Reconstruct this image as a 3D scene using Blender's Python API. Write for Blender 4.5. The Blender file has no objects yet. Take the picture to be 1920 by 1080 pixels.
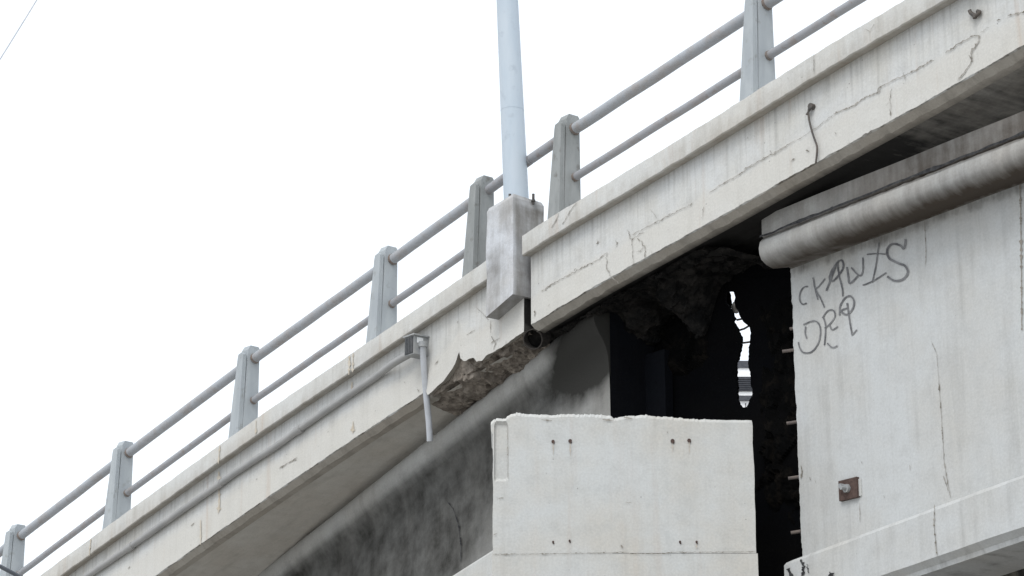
import bpy, bmesh, math, random
from mathutils import Vector, noise
R = math.radians
random.seed(7)
scn = bpy.context.scene
COL = scn.collection

# ------------------------------------------------------------------ camera, sky, sun, exposure
F, PITCH = 4000.0, R(17)                 # focal length in photo pixels (1920 wide), upward tilt
CAM = Vector((0, 0, 1.6))
cd = bpy.data.cameras.new('camera'); cam = bpy.data.objects.new('camera', cd); COL.objects.link(cam)
cam.location = CAM; cam.rotation_euler = (R(90) + PITCH, 0, 0)
cd.sensor_width = 36; cd.lens = F / 1920 * 36; cd.clip_end = 3000; cd.clip_start = 0.1
scn.camera = cam
SUN_EL, SUN_AZ = R(52), R(205)           # azimuth clockwise from +Y: behind the viewer, a little to the left
w = bpy.data.worlds.new('World'); scn.world = w; w.use_nodes = True
nt = w.node_tree; nt.nodes.clear()
out = nt.nodes.new('ShaderNodeOutputWorld'); bg = nt.nodes.new('ShaderNodeBackground')
sky = nt.nodes.new('ShaderNodeTexSky'); sky.sky_type = 'NISHITA'; sky.sun_disc = False
sky.sun_elevation = SUN_EL; sky.sun_rotation = SUN_AZ; sky.dust_density = 4; sky.air_density = 1
hs = nt.nodes.new('ShaderNodeHueSaturation'); hs.inputs['Saturation'].default_value = 0.25
mx = nt.nodes.new('ShaderNodeMixRGB'); mx.inputs[0].default_value = 0.8
mx.inputs[2].default_value = (8.9, 9.55, 10.35, 1)      # the even cloud layer
nt.links.new(sky.outputs[0], hs.inputs['Color']); nt.links.new(hs.outputs[0], mx.inputs[1])
nt.links.new(mx.outputs[0], bg.inputs[0]); bg.inputs[1].default_value = 0.1
nt.links.new(bg.outputs[0], out.inputs[0])
sd = bpy.data.lights.new('sun', 'SUN'); sd.energy = 1.0; sd.angle = R(25); sd.color = (1, .975, .94)
so = bpy.data.objects.new('sun', sd); COL.objects.link(so)
sdir = Vector((math.sin(SUN_AZ) * math.cos(SUN_EL), math.cos(SUN_AZ) * math.cos(SUN_EL), math.sin(SUN_EL)))
so.rotation_euler = sdir.to_track_quat('Z', 'Y').to_euler(); so.location = (0, -5, 30)
vs = scn.view_settings; vs.view_transform = 'Standard'; vs.look = 'None'; vs.gamma = 1; vs.use_curve_mapping = False
vs.exposure = 0.56

# ------------------------------------------------------------------ sight lines -> points in the place
FW = Vector((0, math.cos(PITCH), math.sin(PITCH))); UP = Vector((0, -math.sin(PITCH), math.cos(PITCH))); RT = Vector((1, 0, 0))
def ray(px, py): return FW + RT * ((px - 960) / F) + UP * ((540 - py) / F)
def W(px, py, d): return CAM + ray(px, py) * d
def interp(pts, x):
    if x <= pts[0][0]: a, b = pts[0], pts[1]
    elif x >= pts[-1][0]: a, b = pts[-2], pts[-1]
    else:
        for a, b in zip(pts, pts[1:]):
            if a[0] <= x <= b[0]: break
    return a[1] + (b[1] - a[1]) * (x - a[0]) / (b[0] - a[0])
def smooth(f, x, h): return sum(f(x + h * k / 4) for k in range(-4, 5)) / 9
def hit(px, py, poly):
    """where the sight line meets a vertical surface with the given plan line; returns point and index along it"""
    D = ray(px, py); best = None
    for i in range(len(poly) - 1):
        ax, ay = poly[i][0] - CAM.x, poly[i][1] - CAM.y; bx, by = poly[i + 1][0] - poly[i][0], poly[i + 1][1] - poly[i][1]
        den = D.x * by - D.y * bx
        if abs(den) < 1e-9: continue
        t = (ax * by - ay * bx) / den
        u = (ax * D.y - ay * D.x) / den
        lo = -1e9 if i == 0 else -1e-6
        hi = 1e9 if i == len(poly) - 2 else 1 + 1e-6
        if t > 0 and lo <= u <= hi:
            if best is None or t < best[0]: best = (t, i + u)
    return CAM + D * best[0], best[1]

TOP = [(-150, 1250), (72, 1080), (240, 957), (480, 783), (743, 604), (912, 487), (1002, 424), (1180, 317), (1385, 190), (1524, 101), (1692, 0), (1900, -122), (2250, -322)]
DEP = [(-150, 31.0), (72, 29.4), (289, 27.9), (460, 26.7), (743, 24.7), (912, 23.5), (1002, 22.9), (1180, 21.8), (1385, 20.7), (1692, 19.0), (2250, 16.4)]
BOT = [(-150, 1392), (289, 1080), (460, 960), (615, 853), (760, 757), (904, 666), (1000, 604), (1097, 547), (1187, 493), (1303, 434), (1389, 382), (1527, 304), (1627, 251), (1702, 208), (1793, 157), (1920, 83), (2250, -108)]
ST = [-150 + 8 * i for i in range(336)]
edge = [W(x, smooth(lambda q: interp(TOP, q), x, 60), smooth(lambda q: interp(DEP, q), x, 120)) for x in ST]
NS = len(edge)
def tang(i):
    a = edge[max(0, i - 6)]; b = edge[min(NS - 1, i + 6)]
    v = Vector((b.x - a.x, b.y - a.y, 0)); return v.normalized()
TAN = [tang(i) for i in range(NS)]
INW = [Vector((-t.y, t.x, 0)) for t in TAN]            # into the deck, away from the viewer
def offs(b): return [(edge[i] + INW[i] * b) for i in range(NS)]
def lerp(L, u):
    i = max(0, min(len(L) - 2, int(math.floor(u)))); f = u - i
    return L[i] + (L[i + 1] - L[i]) * f
topZ = [p.z for p in edge]
FASC = 0.12
fpoly = offs(FASC)
cpoly = offs(0.0)
botZ_raw = {}
_b = []
for i, x in enumerate(ST):
    P, u = hit(x, interp(BOT, x), fpoly); _b.append((u, P.z))
def botz0(u): return interp(_b, u)
botZ = [smooth(botz0, i, 14) for i in range(NS)]
def upx(px): return hit(px, smooth(lambda q: interp(TOP, q), px, 60), cpoly)[1]
COPH = 0.235
def nearest_u(p):
    best = min(range(NS), key=lambda i: (edge[i].x - p.x) ** 2 + (edge[i].y - p.y) ** 2)
    return best
def on_soffit(px, py, drop=0.0):
    d = 16.0
    while d < 45:
        p = W(px, py, d); u = nearest_u(p)
        if p.z >= 0 and p.z > botZ[u] - .04 - drop and (p - edge[u]).dot(INW[u]) > 0: return p
        d += 0.01
    raise ValueError('no soffit at %s %s' % (px, py))

# ------------------------------------------------------------------ mesh building
class MB:
    def __init__(s): s.v = []; s.f = []; s.uv = []; s.st = []; s.sm = []
    def vert(s, p, uv=(0, 0), st=0.0):
        s.v.append(tuple(p)); s.uv.append(uv); s.st.append(st); return len(s.v) - 1
    def face(s, ids, smooth=False): s.f.append(ids); s.sm.append(smooth)
    def loft(s, rows, us=None, smooth=False, caps=False, stain=None, v0=0.0, closed=False):
        n = len(rows[0])
        if us is None:
            us = [0]
            for i in range(1, n): us.append(us[-1] + (Vector(rows[0][i]) - Vector(rows[0][i - 1])).length)
        v = v0; ids_prev = None
        R_ = rows + [rows[0]] if closed else rows
        base = None
        for k in range(len(R_)):
            if k: v -= (Vector(R_[k][n // 2]) - Vector(R_[k - 1][n // 2])).length
            if smooth and base is not None: pass
            ids = [s.vert(R_[k][i], (us[i], v), stain(k, i, R_[k][i]) if stain else 0) for i in range(n)]
            if k:
                for i in range(n - 1): s.face((ids_prev[i], ids[i], ids[i + 1], ids_prev[i + 1]), smooth)
            if smooth or k == len(R_) - 1: ids_prev = ids
            else: ids_prev = [s.vert(R_[k][i], (us[i], v), s.st[ids[i]]) for i in range(n)]
        if caps:
            for i in (0, n - 1):
                ids = [s.vert(r[i], (Vector(r[i]).y, Vector(r[i]).z), stain(k, i, r[i]) if stain else 0) for k, r in enumerate(rows)]
                s.face(ids)
        return s
    def box(s, o, ax, ay, az, taper=None):
        """corner o and three edge vectors"""
        o = Vector(o); c = []
        for (i, j, k) in ((0,0,0),(1,0,0),(1,1,0),(0,1,0),(0,0,1),(1,0,1),(1,1,1),(0,1,1)):
            c.append(o + ax * i + ay * j + az * k)
        s.hexa(c)
    def hexa(s, c):
        for f in ((0,1,5,4),(1,2,6,5),(2,3,7,6),(3,0,4,7),(4,5,6,7),(3,2,1,0)):
            q = [Vector(c[i]) for i in f]; a = (q[1] - q[0]).length; b = (q[3] - q[0]).length
            ids = [s.vert(q[0], (q[0].x, q[0].z)), s.vert(q[1], (q[0].x + a, q[0].z)), s.vert(q[2], (q[0].x + a, q[0].z + b)), s.vert(q[3], (q[0].x, q[0].z + b))]
            s.face(ids)
    def prism(s, poly, vec):
        n = len(poly); vec = Vector(vec)
        a = [s.vert(p, (p[0], p[2])) for p in poly]; s.face(a)
        b = [s.vert(Vector(p) + vec, (p[0], p[2])) for p in poly]; s.face(b[::-1])
        for i in range(n):
            j = (i + 1) % n; p, q = Vector(poly[i]), Vector(poly[j])
            L = (q - p).length
            s.face([s.vert(p, (0, p.z)), s.vert(q, (L, p.z)), s.vert(q + vec, (L, p.z + vec.length)), s.vert(p + vec, (0, p.z + vec.length))])
    def tube(s, pts, r, n=14, caps=True):
        pts = [Vector(p) for p in pts]; m = len(pts)
        rr = r if isinstance(r, (list, tuple)) else [r] * m
        rings = []; ln = 0; ref = None
        for i in range(m):
            t = (pts[min(i + 1, m - 1)] - pts[max(i - 1, 0)]).normalized()
            if ref is None: ref = Vector((0, 0, 1)) if abs(t.z) < .9 else Vector((1, 0, 0))
            a = t.cross(ref).normalized(); b = a.cross(t).normalized(); ref = b
            if i: ln += (pts[i] - pts[i - 1]).length
            rings.append([s.vert(pts[i] + (a * math.cos(2 * math.pi * k / n) + b * math.sin(2 * math.pi * k / n)) * rr[i], (k / n * 6.28 * rr[i], ln)) for k in range(n)])
        for i in range(m - 1):
            for k in range(n): s.face((rings[i][k], rings[i][(k + 1) % n], rings[i + 1][(k + 1) % n], rings[i + 1][k]), True)
        if caps:
            for rg in (rings[0], rings[-1]): s.face([s.vert(s.v[i], s.uv[i]) for i in rg])
        return s
    def build(s, name, mat, parent=None, label=None):
        me = bpy.data.meshes.new(name); me.from_pydata(s.v, [], s.f)
        uvl = me.uv_layers.new(name='UVMap')
        for l in me.loops: uvl.data[l.index].uv = s.uv[l.vertex_index]
        at = me.attributes.new('stain', 'FLOAT', 'POINT')  # mask for stains and soot, and for shade painted on the left wall
        for i, x in enumerate(s.st): at.data[i].value = x
        for p, f in zip(me.polygons, s.sm): p.use_smooth = f
        me.materials.append(mat)
        bm = bmesh.new(); bm.from_mesh(me); bmesh.ops.recalc_face_normals(bm, faces=bm.faces); bm.to_mesh(me); bm.free()
        o = bpy.data.objects.new(name, me); COL.objects.link(o)
        if parent:
            o.parent = parent; o.matrix_parent_inverse = parent.matrix_basis.inverted()
        if label: o['label'] = label
        return o
def thing(name, loc, label, cat, group=None):
    e = bpy.data.objects.new(name, None); COL.objects.link(e); e.location = loc; e.empty_display_size = .3
    e['label'] = label; e['category'] = cat; e['kind'] = 'thing'
    if group: e['group'] = group
    return e
def tag(o, label, cat, group=None):
    o['label'] = label; o['category'] = cat; o['kind'] = 'thing'
    if group: o['group'] = group
    return o
def fbm(p, s=1.0, o=4): return noise.fractal(Vector(p) * s, 1.0, 2.0, o)

# ------------------------------------------------------------------ materials
def mat_new(name):
    m = bpy.data.materials.new(name); m.use_nodes = True; n = m.node_tree; n.nodes.clear()
    o = n.nodes.new('ShaderNodeOutputMaterial'); b = n.nodes.new('ShaderNodeBsdfPrincipled')
    n.links.new(b.outputs[0], o.inputs[0]); return m, n, b
def nd(n, t, **k):
    x = n.nodes.new(t)
    for a, v in k.items(): setattr(x, a, v)
    return x
def mixc(n, fac, a, b, mode='MIX'):
    x = n.nodes.new('ShaderNodeMixRGB'); x.blend_type = mode
    for i, v in enumerate((fac, a, b)):
        if hasattr(v, 'links') or isinstance(v, bpy.types.NodeSocket): n.links.new(v, x.inputs[i])
        else: x.inputs[i].default_value = v if i == 0 else (*v, 1)
    return x.outputs[0]
def noise_n(n, vec, scale, detail=6, rough=.6, map_scale=None, loc=(0, 0, 0)):
    if map_scale:
        mp = n.nodes.new('ShaderNodeMapping'); mp.inputs['Scale'].default_value = map_scale; mp.inputs['Location'].default_value = loc
        n.links.new(vec, mp.inputs[0]); vec = mp.outputs[0]
    x = n.nodes.new('ShaderNodeTexNoise'); x.inputs['Scale'].default_value = scale; x.inputs['Detail'].default_value = detail; x.inputs['Roughness'].default_value = rough
    n.links.new(vec, x.inputs['Vector']); return x.outputs[0]
def ramp(n, fac, lo, hi, a=0.0, b=1.0):
    x = n.nodes.new('ShaderNodeMapRange'); x.inputs[1].default_value = lo; x.inputs[2].default_value = hi; x.inputs[3].default_value = a; x.inputs[4].default_value = b
    n.links.new(fac, x.inputs[0]); return x.outputs[0]
def mul(n, a, b):
    x = n.nodes.new('ShaderNodeMath'); x.operation = 'MULTIPLY'
    for i, v in enumerate((a, b)):
        if isinstance(v, bpy.types.NodeSocket): n.links.new(v, x.inputs[i])
        else: x.inputs[i].default_value = v
    return x.outputs[0]
def add(n, a, b):
    x = n.nodes.new('ShaderNodeMath'); x.operation = 'ADD'
    for i, v in enumerate((a, b)):
        if isinstance(v, bpy.types.NodeSocket): n.links.new(v, x.inputs[i])
        else: x.inputs[i].default_value = v
    return x.outputs[0]
def concrete(name, base, warm, dark, streak=.35, mottle=.5, pits=.6, stain=(.02, .02, .02), stain_noise=(.35, .65), bump=.25, seed=0.0, rough=.9, grime=(.2, .19, .17), streak_dir=(7, .45, 1), rust=0.0, band=None, drip=.7):
    m, n, b = mat_new(name)
    tc = nd(n, 'ShaderNodeUVMap', uv_map='UVMap').outputs[0]
    mp = nd(n, 'ShaderNodeMapping'); mp.inputs['Location'].default_value = (seed, seed * 1.7, 0); n.links.new(tc, mp.inputs[0]); tc = mp.outputs[0]
    n1 = noise_n(n, tc, 1.1, 9, .62); n2 = noise_n(n, tc, 1.0, 6, .6, streak_dir)
    n2b = noise_n(n, tc, 1.0, 5, .6, (22, .5, 1), (4, 2, 0)); n3 = noise_n(n, tc, 45, 4, .7); n4 = noise_n(n, tc, 5.5, 8, .7)
    c = mixc(n, ramp(n, n1, .4, .68, 0, mottle), base, warm)
    c = mixc(n, ramp(n, n4, .48, .75, 0, mottle * .8), c, dark)
    c = mixc(n, mul(n, ramp(n, n2, .5, .72, 0, streak), ramp(n, n1, .35, .6)), c, grime)
    c = mixc(n, ramp(n, n2b, .52, .75, 0, streak * .8), c, dark)
    if band:
        sx = nd(n, 'ShaderNodeSeparateXYZ'); n.links.new(nd(n, 'ShaderNodeUVMap', uv_map='UVMap').outputs[0], sx.inputs[0])
        dr_ = mul(n, ramp(n, n2b, .48, .66), ramp(n, add(n, sx.outputs[1], mul(n, ramp(n, n2, 0, 1, -.5, .5), .5)), -.5, -.02))
        c = mixc(n, mul(n, dr_, .38), c, (.30, .295, .275))
        edge_ = add(n, sx.outputs[1], mul(n, ramp(n, n4, 0, 1, -.5, .5), .12))
        c = mixc(n, mul(n, ramp(n, edge_, -.40, -.50), .7), c, band)
    if rust:
        rn = noise_n(n, tc, 1.0, 5, .6, (5, .3, 1), (9, 5, 0))
        c = mixc(n, ramp(n, rn, .6, .76, 0, rust), c, (.36, .2, .1))
    # small air holes
    vo = nd(n, 'ShaderNodeTexVoronoi'); vo.inputs['Scale'].default_value = 9; n.links.new(tc, vo.inputs['Vector'])
    gate = noise_n(n, tc, 2.3, 2, .5)
    pit = mul(n, ramp(n, vo.outputs['Distance'], .07, .035, 0, 1), ramp(n, gate, .5, .6, 0, pits))
    c = mixc(n, pit, c, (.09, .08, .07))
    c = mixc(n, .55, c, mixc(n, ramp(n, n3, .3, .7), (.72, .72, .72), (1, 1, 1)), 'MULTIPLY')
    at = nd(n, 'ShaderNodeAttribute', attribute_name='stain'); sn = noise_n(n, tc, 2.6, 8, .65); sn2 = noise_n(n, tc, 1.0, 6, .6, (9, 1.2, 1), (1, 7, 0))
    a = add(n, add(n, at.outputs['Fac'], mul(n, ramp(n, sn, 0, 1, -.5, .5), .8)), mul(n, ramp(n, sn2, 0, 1, -.5, .5), drip))
    g = nd(n, 'ShaderNodeMath', operation='MULTIPLY'); n.links.new(ramp(n, a, stain_noise[0], stain_noise[1]), g.inputs[0]); n.links.new(ramp(n, at.outputs['Fac'], 0, .15), g.inputs[1])
    c = mixc(n, g.outputs[0], c, stain)
    n.links.new(c, b.inputs['Base Color']); b.inputs['Roughness'].default_value = rough; b.inputs['Specular IOR Level'].default_value = .02 if max(base) < .08 else .2
    bp = nd(n, 'ShaderNodeBump'); bp.inputs['Strength'].default_value = bump; bp.inputs['Distance'].default_value = .02
    hgt = add(n, add(n, mul(n, n3, .35), mul(n, n4, .8)), mul(n, pit, -1.2))
    n.links.new(hgt, bp.inputs['Height']); n.links.new(bp.outputs[0], b.inputs['Normal'])
    return m
def plain(name, a, c2, scale=8, rough=.6, metal=0, map_scale=None, lo=.4, hi=.65, bump=.1, third=None):
    m, n, b = mat_new(name)
    tc = nd(n, 'ShaderNodeTexCoord').outputs['Object']
    n1 = noise_n(n, tc, scale, 8, .65, map_scale)
    c = mixc(n, ramp(n, n1, lo, hi), a, c2)
    if third:
        n2 = noise_n(n, tc, scale * 3.1, 6, .6, None); c = mixc(n, ramp(n, n2, .58, .72), c, third)
    n.links.new(c, b.inputs['Base Color']); b.inputs['Roughness'].default_value = rough; b.inputs['Metallic'].default_value = metal
    b.inputs['Specular IOR Level'].default_value = .02 if max(a) < .05 and rough > .9 else .3
    bp = nd(n, 'ShaderNodeBump'); bp.inputs['Strength'].default_value = bump; bp.inputs['Distance'].default_value = .01
    n.links.new(n1, bp.inputs['Height']); n.links.new(bp.outputs[0], b.inputs['Normal'])
    return m
M_FASC = concrete('pale_painted_concrete', (.60, .605, .595), (.55, .52, .455), (.44, .435, .415), streak=.42, mottle=.6, pits=.7, seed=1.3, stain=(.13, .115, .095), rust=.3, band=(.585, .565, .52))
M_COPE = concrete('coping_concrete', (.60, .60, .58), (.55, .51, .44), (.46, .445, .42), streak=.34, mottle=.55, pits=.7, seed=5.1, stain=(.25, .215, .17), stain_noise=(.05, 1.0), rust=.3)
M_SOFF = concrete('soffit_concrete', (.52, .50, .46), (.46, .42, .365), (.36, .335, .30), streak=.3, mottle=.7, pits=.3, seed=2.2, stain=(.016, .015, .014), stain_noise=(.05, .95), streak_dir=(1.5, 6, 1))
M_DRIP = concrete('drip_edge_concrete', (.36, .335, .295), (.30, .265, .22), (.25, .23, .20), streak=.12, mottle=.6, pits=.3, seed=7.7, stain=(.05, .045, .04), stain_noise=(.2, 1.0), grime=(.2, .18, .155))
M_PILL = concrete('pillar_concrete', (.55, .56, .55), (.525, .495, .44), (.43, .435, .42), streak=.32, mottle=.75, pits=.55, seed=3.7, bump=.18, grime=(.36, .34, .31), rust=.12)
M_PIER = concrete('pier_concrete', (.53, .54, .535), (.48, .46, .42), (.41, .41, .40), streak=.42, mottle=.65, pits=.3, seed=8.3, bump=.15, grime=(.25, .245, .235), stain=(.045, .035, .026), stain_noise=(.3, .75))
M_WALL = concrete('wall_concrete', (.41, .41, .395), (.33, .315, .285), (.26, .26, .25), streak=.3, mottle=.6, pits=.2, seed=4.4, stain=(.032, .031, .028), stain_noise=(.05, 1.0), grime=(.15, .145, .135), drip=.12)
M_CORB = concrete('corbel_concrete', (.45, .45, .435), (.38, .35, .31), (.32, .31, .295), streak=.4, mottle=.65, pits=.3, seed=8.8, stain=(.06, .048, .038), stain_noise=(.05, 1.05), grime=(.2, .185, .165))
M_PED = concrete('pedestal_concrete', (.58, .595, .62), (.43, .41, .38), (.36, .345, .33), streak=.5, mottle=.75, pits=.4, seed=6.6, stain=(.17, .16, .145), grime=(.27, .255, .24), stain_noise=(.2, .8))
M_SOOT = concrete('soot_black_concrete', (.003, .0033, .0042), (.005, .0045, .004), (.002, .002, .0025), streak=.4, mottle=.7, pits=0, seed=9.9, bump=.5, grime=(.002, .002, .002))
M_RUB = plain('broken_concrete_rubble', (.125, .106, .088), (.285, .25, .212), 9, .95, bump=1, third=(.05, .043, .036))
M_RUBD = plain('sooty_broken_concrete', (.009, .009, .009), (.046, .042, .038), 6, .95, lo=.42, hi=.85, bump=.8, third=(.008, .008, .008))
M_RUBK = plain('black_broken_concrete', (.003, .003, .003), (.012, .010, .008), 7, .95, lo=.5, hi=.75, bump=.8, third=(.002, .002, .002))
M_RSTREAK = plain('rust_streak', (.44, .375, .29), (.55, .51, .44), 9, .95, lo=.35, hi=.65)
M_DIRT = concrete('dirty_low_concrete', (.19, .18, .16), (.17, .15, .125), (.12, .115, .10), streak=.3, mottle=.6, pits=.2, seed=3.1)  # darker brown grey than the pier, used below the ledge
M_STUB = plain('dull_rebar', (.15, .125, .11), (.10, .085, .08), 20, .85)
M_POST = plain('weathered_grey_post', (.33, .355, .37), (.39, .415, .425), 3, .7, map_scale=(2, 2, .6), third=(.27, .28, .275), bump=.2)
M_POSTD = plain('dirty_grey_post', (.24, .25, .245), (.31, .32, .315), 3, .8, map_scale=(2, 2, .6), third=(.17, .165, .155), bump=.25)
M_RAIL = plain('rusty_painted_rail', (.35, .365, .385), (.31, .285, .27), 4, .55, map_scale=(1.2, 1.2, 1.2), lo=.45, hi=.7, third=(.30, .31, .33))
M_RAIL2 = plain('rusty_lower_rail', (.31, .315, .33), (.28, .25, .235), 5, .6, lo=.47, hi=.72, third=(.25, .215, .2))
M_POLE = plain('pale_blue_pole_paint', (.42, .485, .545), (.47, .525, .575), 2.2, .5, map_scale=(2, 2, .4), bump=.04, third=(.39, .44, .49))
M_STEEL = plain('dark_steel', (.07, .065, .06), (.12, .1, .085), 20, .6)
M_RUST = plain('rust', (.065, .042, .036), (.10, .066, .055), 25, .85, bump=.5, third=(.07, .04, .03))
M_CRACK = plain('crack_fill', (.16, .145, .12), (.36, .34, .305), 16, .95, lo=.42, hi=.6)
M_CRACKL = plain('hairline_fill', (.22, .2, .17), (.30, .27, .235), 20, .95)
M_PVC = plain('grey_plastic_pipe', (.27, .27, .265), (.34, .335, .325), 3, .5, bump=.02)
M_PVCL = plain('pale_plastic_pipe', (.48, .50, .53), (.40, .41, .42), 5, .5, bump=.02)
M_BOX = plain('grey_metal_box', (.27, .28, .285), (.34, .34, .33), 12, .55, bump=.05)
M_BOXD = plain('dark_ribbed_box_side', (.06, .065, .07), (.1, .1, .1), 14, .6, bump=.05)
M_WHITE = plain('white_label', (.75, .76, .76), (.68, .69, .69), 10, .5, bump=.02)
M_PAINT = plain('graffiti_marker', (.10, .10, .105), (.26, .26, .26), 9, .8, lo=.38, hi=.72)
M_CABLE = plain('cable_rubber', (.12, .13, .15), (.17, .18, .2), 4, .6)
M_CABLEL = plain('pale_cable', (.42, .44, .47), (.5, .5, .52), 4, .6)
M_GROUND = plain('ground_concrete', (.36, .35, .33), (.43, .415, .395), .4, .95, third=(.3, .29, .275))
M_SOOTMARK = plain('black_paint_mark', (.02, .02, .022), (.06, .06, .06), 14, .9)
M_BW = plain('white_building_wall', (.85, .85, .85), (.78, .78, .78), 2, .8)
M_BG = plain('dark_building_glass', (.02, .022, .028), (.04, .042, .05), 2, .6)
M_BL = plain('grey_louvre', (.05, .055, .065), (.08, .08, .09), 3, .6)

M_DRAIN = plain('dirty_clay_pipe', (.05, .044, .039), (.03, .026, .023), 14, .95, bump=.4)
# ------------------------------------------------------------------ ground
g = MB(); S = 900
for (x, y) in ((-S, -S), (S, -S), (S, S), (-S, S)): g.vert((x, y, 0), (x, y))
g.face((0, 1, 2, 3)); o = g.build('ground', M_GROUND); o['kind'] = 'structure'

# ------------------------------------------------------------------ the two deck spans
WD = 2.3
WB = 1.18
def WDF(u): return WB + .05 if U980 < u < U1440 else WD
#                                              # deck width from railing edge to the far edge
U815 = upx(790)
U980, U1440 = upx(974), upx(1450)
UL_END = upx(966); UR_BEG = upx(979)
lspan = thing('bridge_span', lerp(edge, UL_END * .5), 'left bridge span of pale concrete carrying a conduit, lower edge broken away', 'bridge span', 'spans of the bridge')
rspan = thing('bridge_span', lerp(edge, (UR_BEG + NS) * .5), 'right bridge span with cracked pale side and soot blackened underside', 'bridge span', 'spans of the bridge')
def smoothstep(a, b, x):
    t = max(0, min(1, (x - a) / (b - a))); return t * t * (3 - 2 * t)
U1000, U860, U1700, U1500 = upx(1000), upx(860), upx(1700), upx(1500)
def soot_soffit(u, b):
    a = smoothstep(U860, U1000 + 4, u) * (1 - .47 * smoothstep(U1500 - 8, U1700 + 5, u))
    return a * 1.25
NOTCH = [(800, 742), (809, 736), (822, 722), (830, 716), (844, 697), (853, 683), (860, 658), (863, 672), (872, 678), (880, 672), (889, 671), (893, 678), (904, 676), (912, 666), (925, 660), (941, 651), (960, 637), (982, 622), (990, 618)]
RNOTCH = [(1600, 265), (1612, 262), (1618, 252), (1627, 249), (1634, 244), (1650, 238), (1660, 232), (1668, 234), (1680, 222), (1694, 216), (1704, 208)]
def span(parent, ua, ub, left):
    n = int((ub - ua) * 3.2); us = [ua + (ub - ua) * i / (n - 1) for i in range(n)]
    L = [0]
    for i in range(1, n): L.append(L[-1] + (lerp(edge, us[i]) - lerp(edge, us[i - 1])).length)
    def P(u, b, z): q = lerp(edge, u) + lerp(INW, u) * b; return Vector((q.x, q.y, z))
    def tz(u): return lerp(topZ, u)
    def ed(u, k, a=.006): return a * (fbm((u * .35, k * 7.7, 0), 1, 5)) + a * .7 * min(0, fbm((u * 1.3, k * 3.1, 5), 1, 3))
    c = MB()
    rows = [[P(u, .62, tz(u) + .02) for u in us],
            [P(u, .02, tz(u) + .004 + ed(u, 1)) for u in us],
            [P(u, 0 + ed(u, 2, .004), tz(u) - .012 + ed(u, 1)) for u in us],
            [P(u, 0 + ed(u, 3, .004), tz(u) - COPH + .012 + ed(u, 4)) for u in us],
            [P(u, .014, tz(u) - COPH + ed(u, 4)) for u in us],
            [P(u, FASC + .02, tz(u) - COPH + .02) for u in us],
            [P(u, .62, tz(u) - COPH + .02) for u in us]]
    def cst(k, i, p): return (.62 if k in (4, 5) else (.3 if k == 3 else 0.0))
    c.loft(rows, L, caps=True, closed=True, stain=cst); c.build('coping', M_COPE, parent)
    # side face: columns follow the lower edge
    f = MB(); bz = []
    for u in us:
        z = lerp(botZ, u) + ed(u, 6, .010)
        q = P(u, FASC, z)
        d = q - CAM; px = 960 + F * d.dot(RT) / d.dot(FW)
        tab = NOTCH if left else RNOTCH
        if tab[0][0] < px < tab[-1][0]:
            py = interp(tab, px) + 1.5 * fbm((px * .2, 3, 1), 1, 3); zz = hit(px, py, fpoly)[0].z
            if not left: zz = max(zz, z)
            z = zz
        bz.append(z)
    NV = 8
    rows = []
    for k in range(NV + 1):
        rows.append([P(u, FASC + .0035 * fbm((u * .25, k * .8, 2), 1, 3), (tz(u) - COPH + .02) * (1 - k / NV) + bz[i] * k / NV) for i, u in enumerate(us)])
    def fst(k, i, p): return .5 * smoothstep(.8, 1, k / NV) * 0.5
    f.loft(rows, L, stain=fst)
    e2 = MB()
    # broken thickness behind the lower edge, then the sloping drip margin
    mr = [rows[-1],
          [P(u, .135, bz[i] + .01 if left and u > U815 else lerp(botZ, u) - .01 if bz[i] < lerp(botZ, u) + .06 else bz[i] - .01) for i, u in enumerate(us)],
          [P(u, .205 + ed(u, 8, .010), bz[i] + .03 if left and u > U815 else lerp(botZ, u) - .062 + ed(u, 9, .012) if bz[i] < lerp(botZ, u) + .06 else bz[i] - .0) for i, u in enumerate(us)],
          [P(u, .30, lerp(botZ, u) - (-.06 if left and u > U815 else .066)) for u in us], [P(u, .305, lerp(botZ, u) - (-.07 if left and u > U815 else .04)) for u in us]]
    f.loft(mr[:2], L, stain=lambda k, i, p: .5)
    f.build('side_face', M_FASC, parent)
    # underside
    s_ = MB()
    NB = 10
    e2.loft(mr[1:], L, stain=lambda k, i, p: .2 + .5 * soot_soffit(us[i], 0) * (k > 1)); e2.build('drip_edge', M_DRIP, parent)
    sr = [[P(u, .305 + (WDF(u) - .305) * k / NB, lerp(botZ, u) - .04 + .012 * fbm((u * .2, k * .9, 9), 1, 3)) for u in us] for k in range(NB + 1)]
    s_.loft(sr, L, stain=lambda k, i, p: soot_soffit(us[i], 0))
    s_.loft([sr[-1], [P(u, WDF(u), tz(u) - .1) for u in us], [P(u, .6, tz(u) - .1) for u in us]], L)
    # end faces
    for i in (0, n - 1):
        u = us[i]; poly = [P(u, FASC + .005, tz(u) - COPH), P(u, FASC + .005, bz[i] + .01), P(u, .305, lerp(botZ, u) - .04), P(u, WDF(u), lerp(botZ, u) - .04), P(u, WDF(u), tz(u) - .1), P(u, .6, tz(u) - .1)]
        s_.face([s_.vert(p, (p.y, p.z), .9) for p in poly])
    s_.build('underside', M_SOFF, parent)
span(lspan, 0, UL_END, True)
span(rspan, UR_BEG, NS - 1, False)

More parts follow.
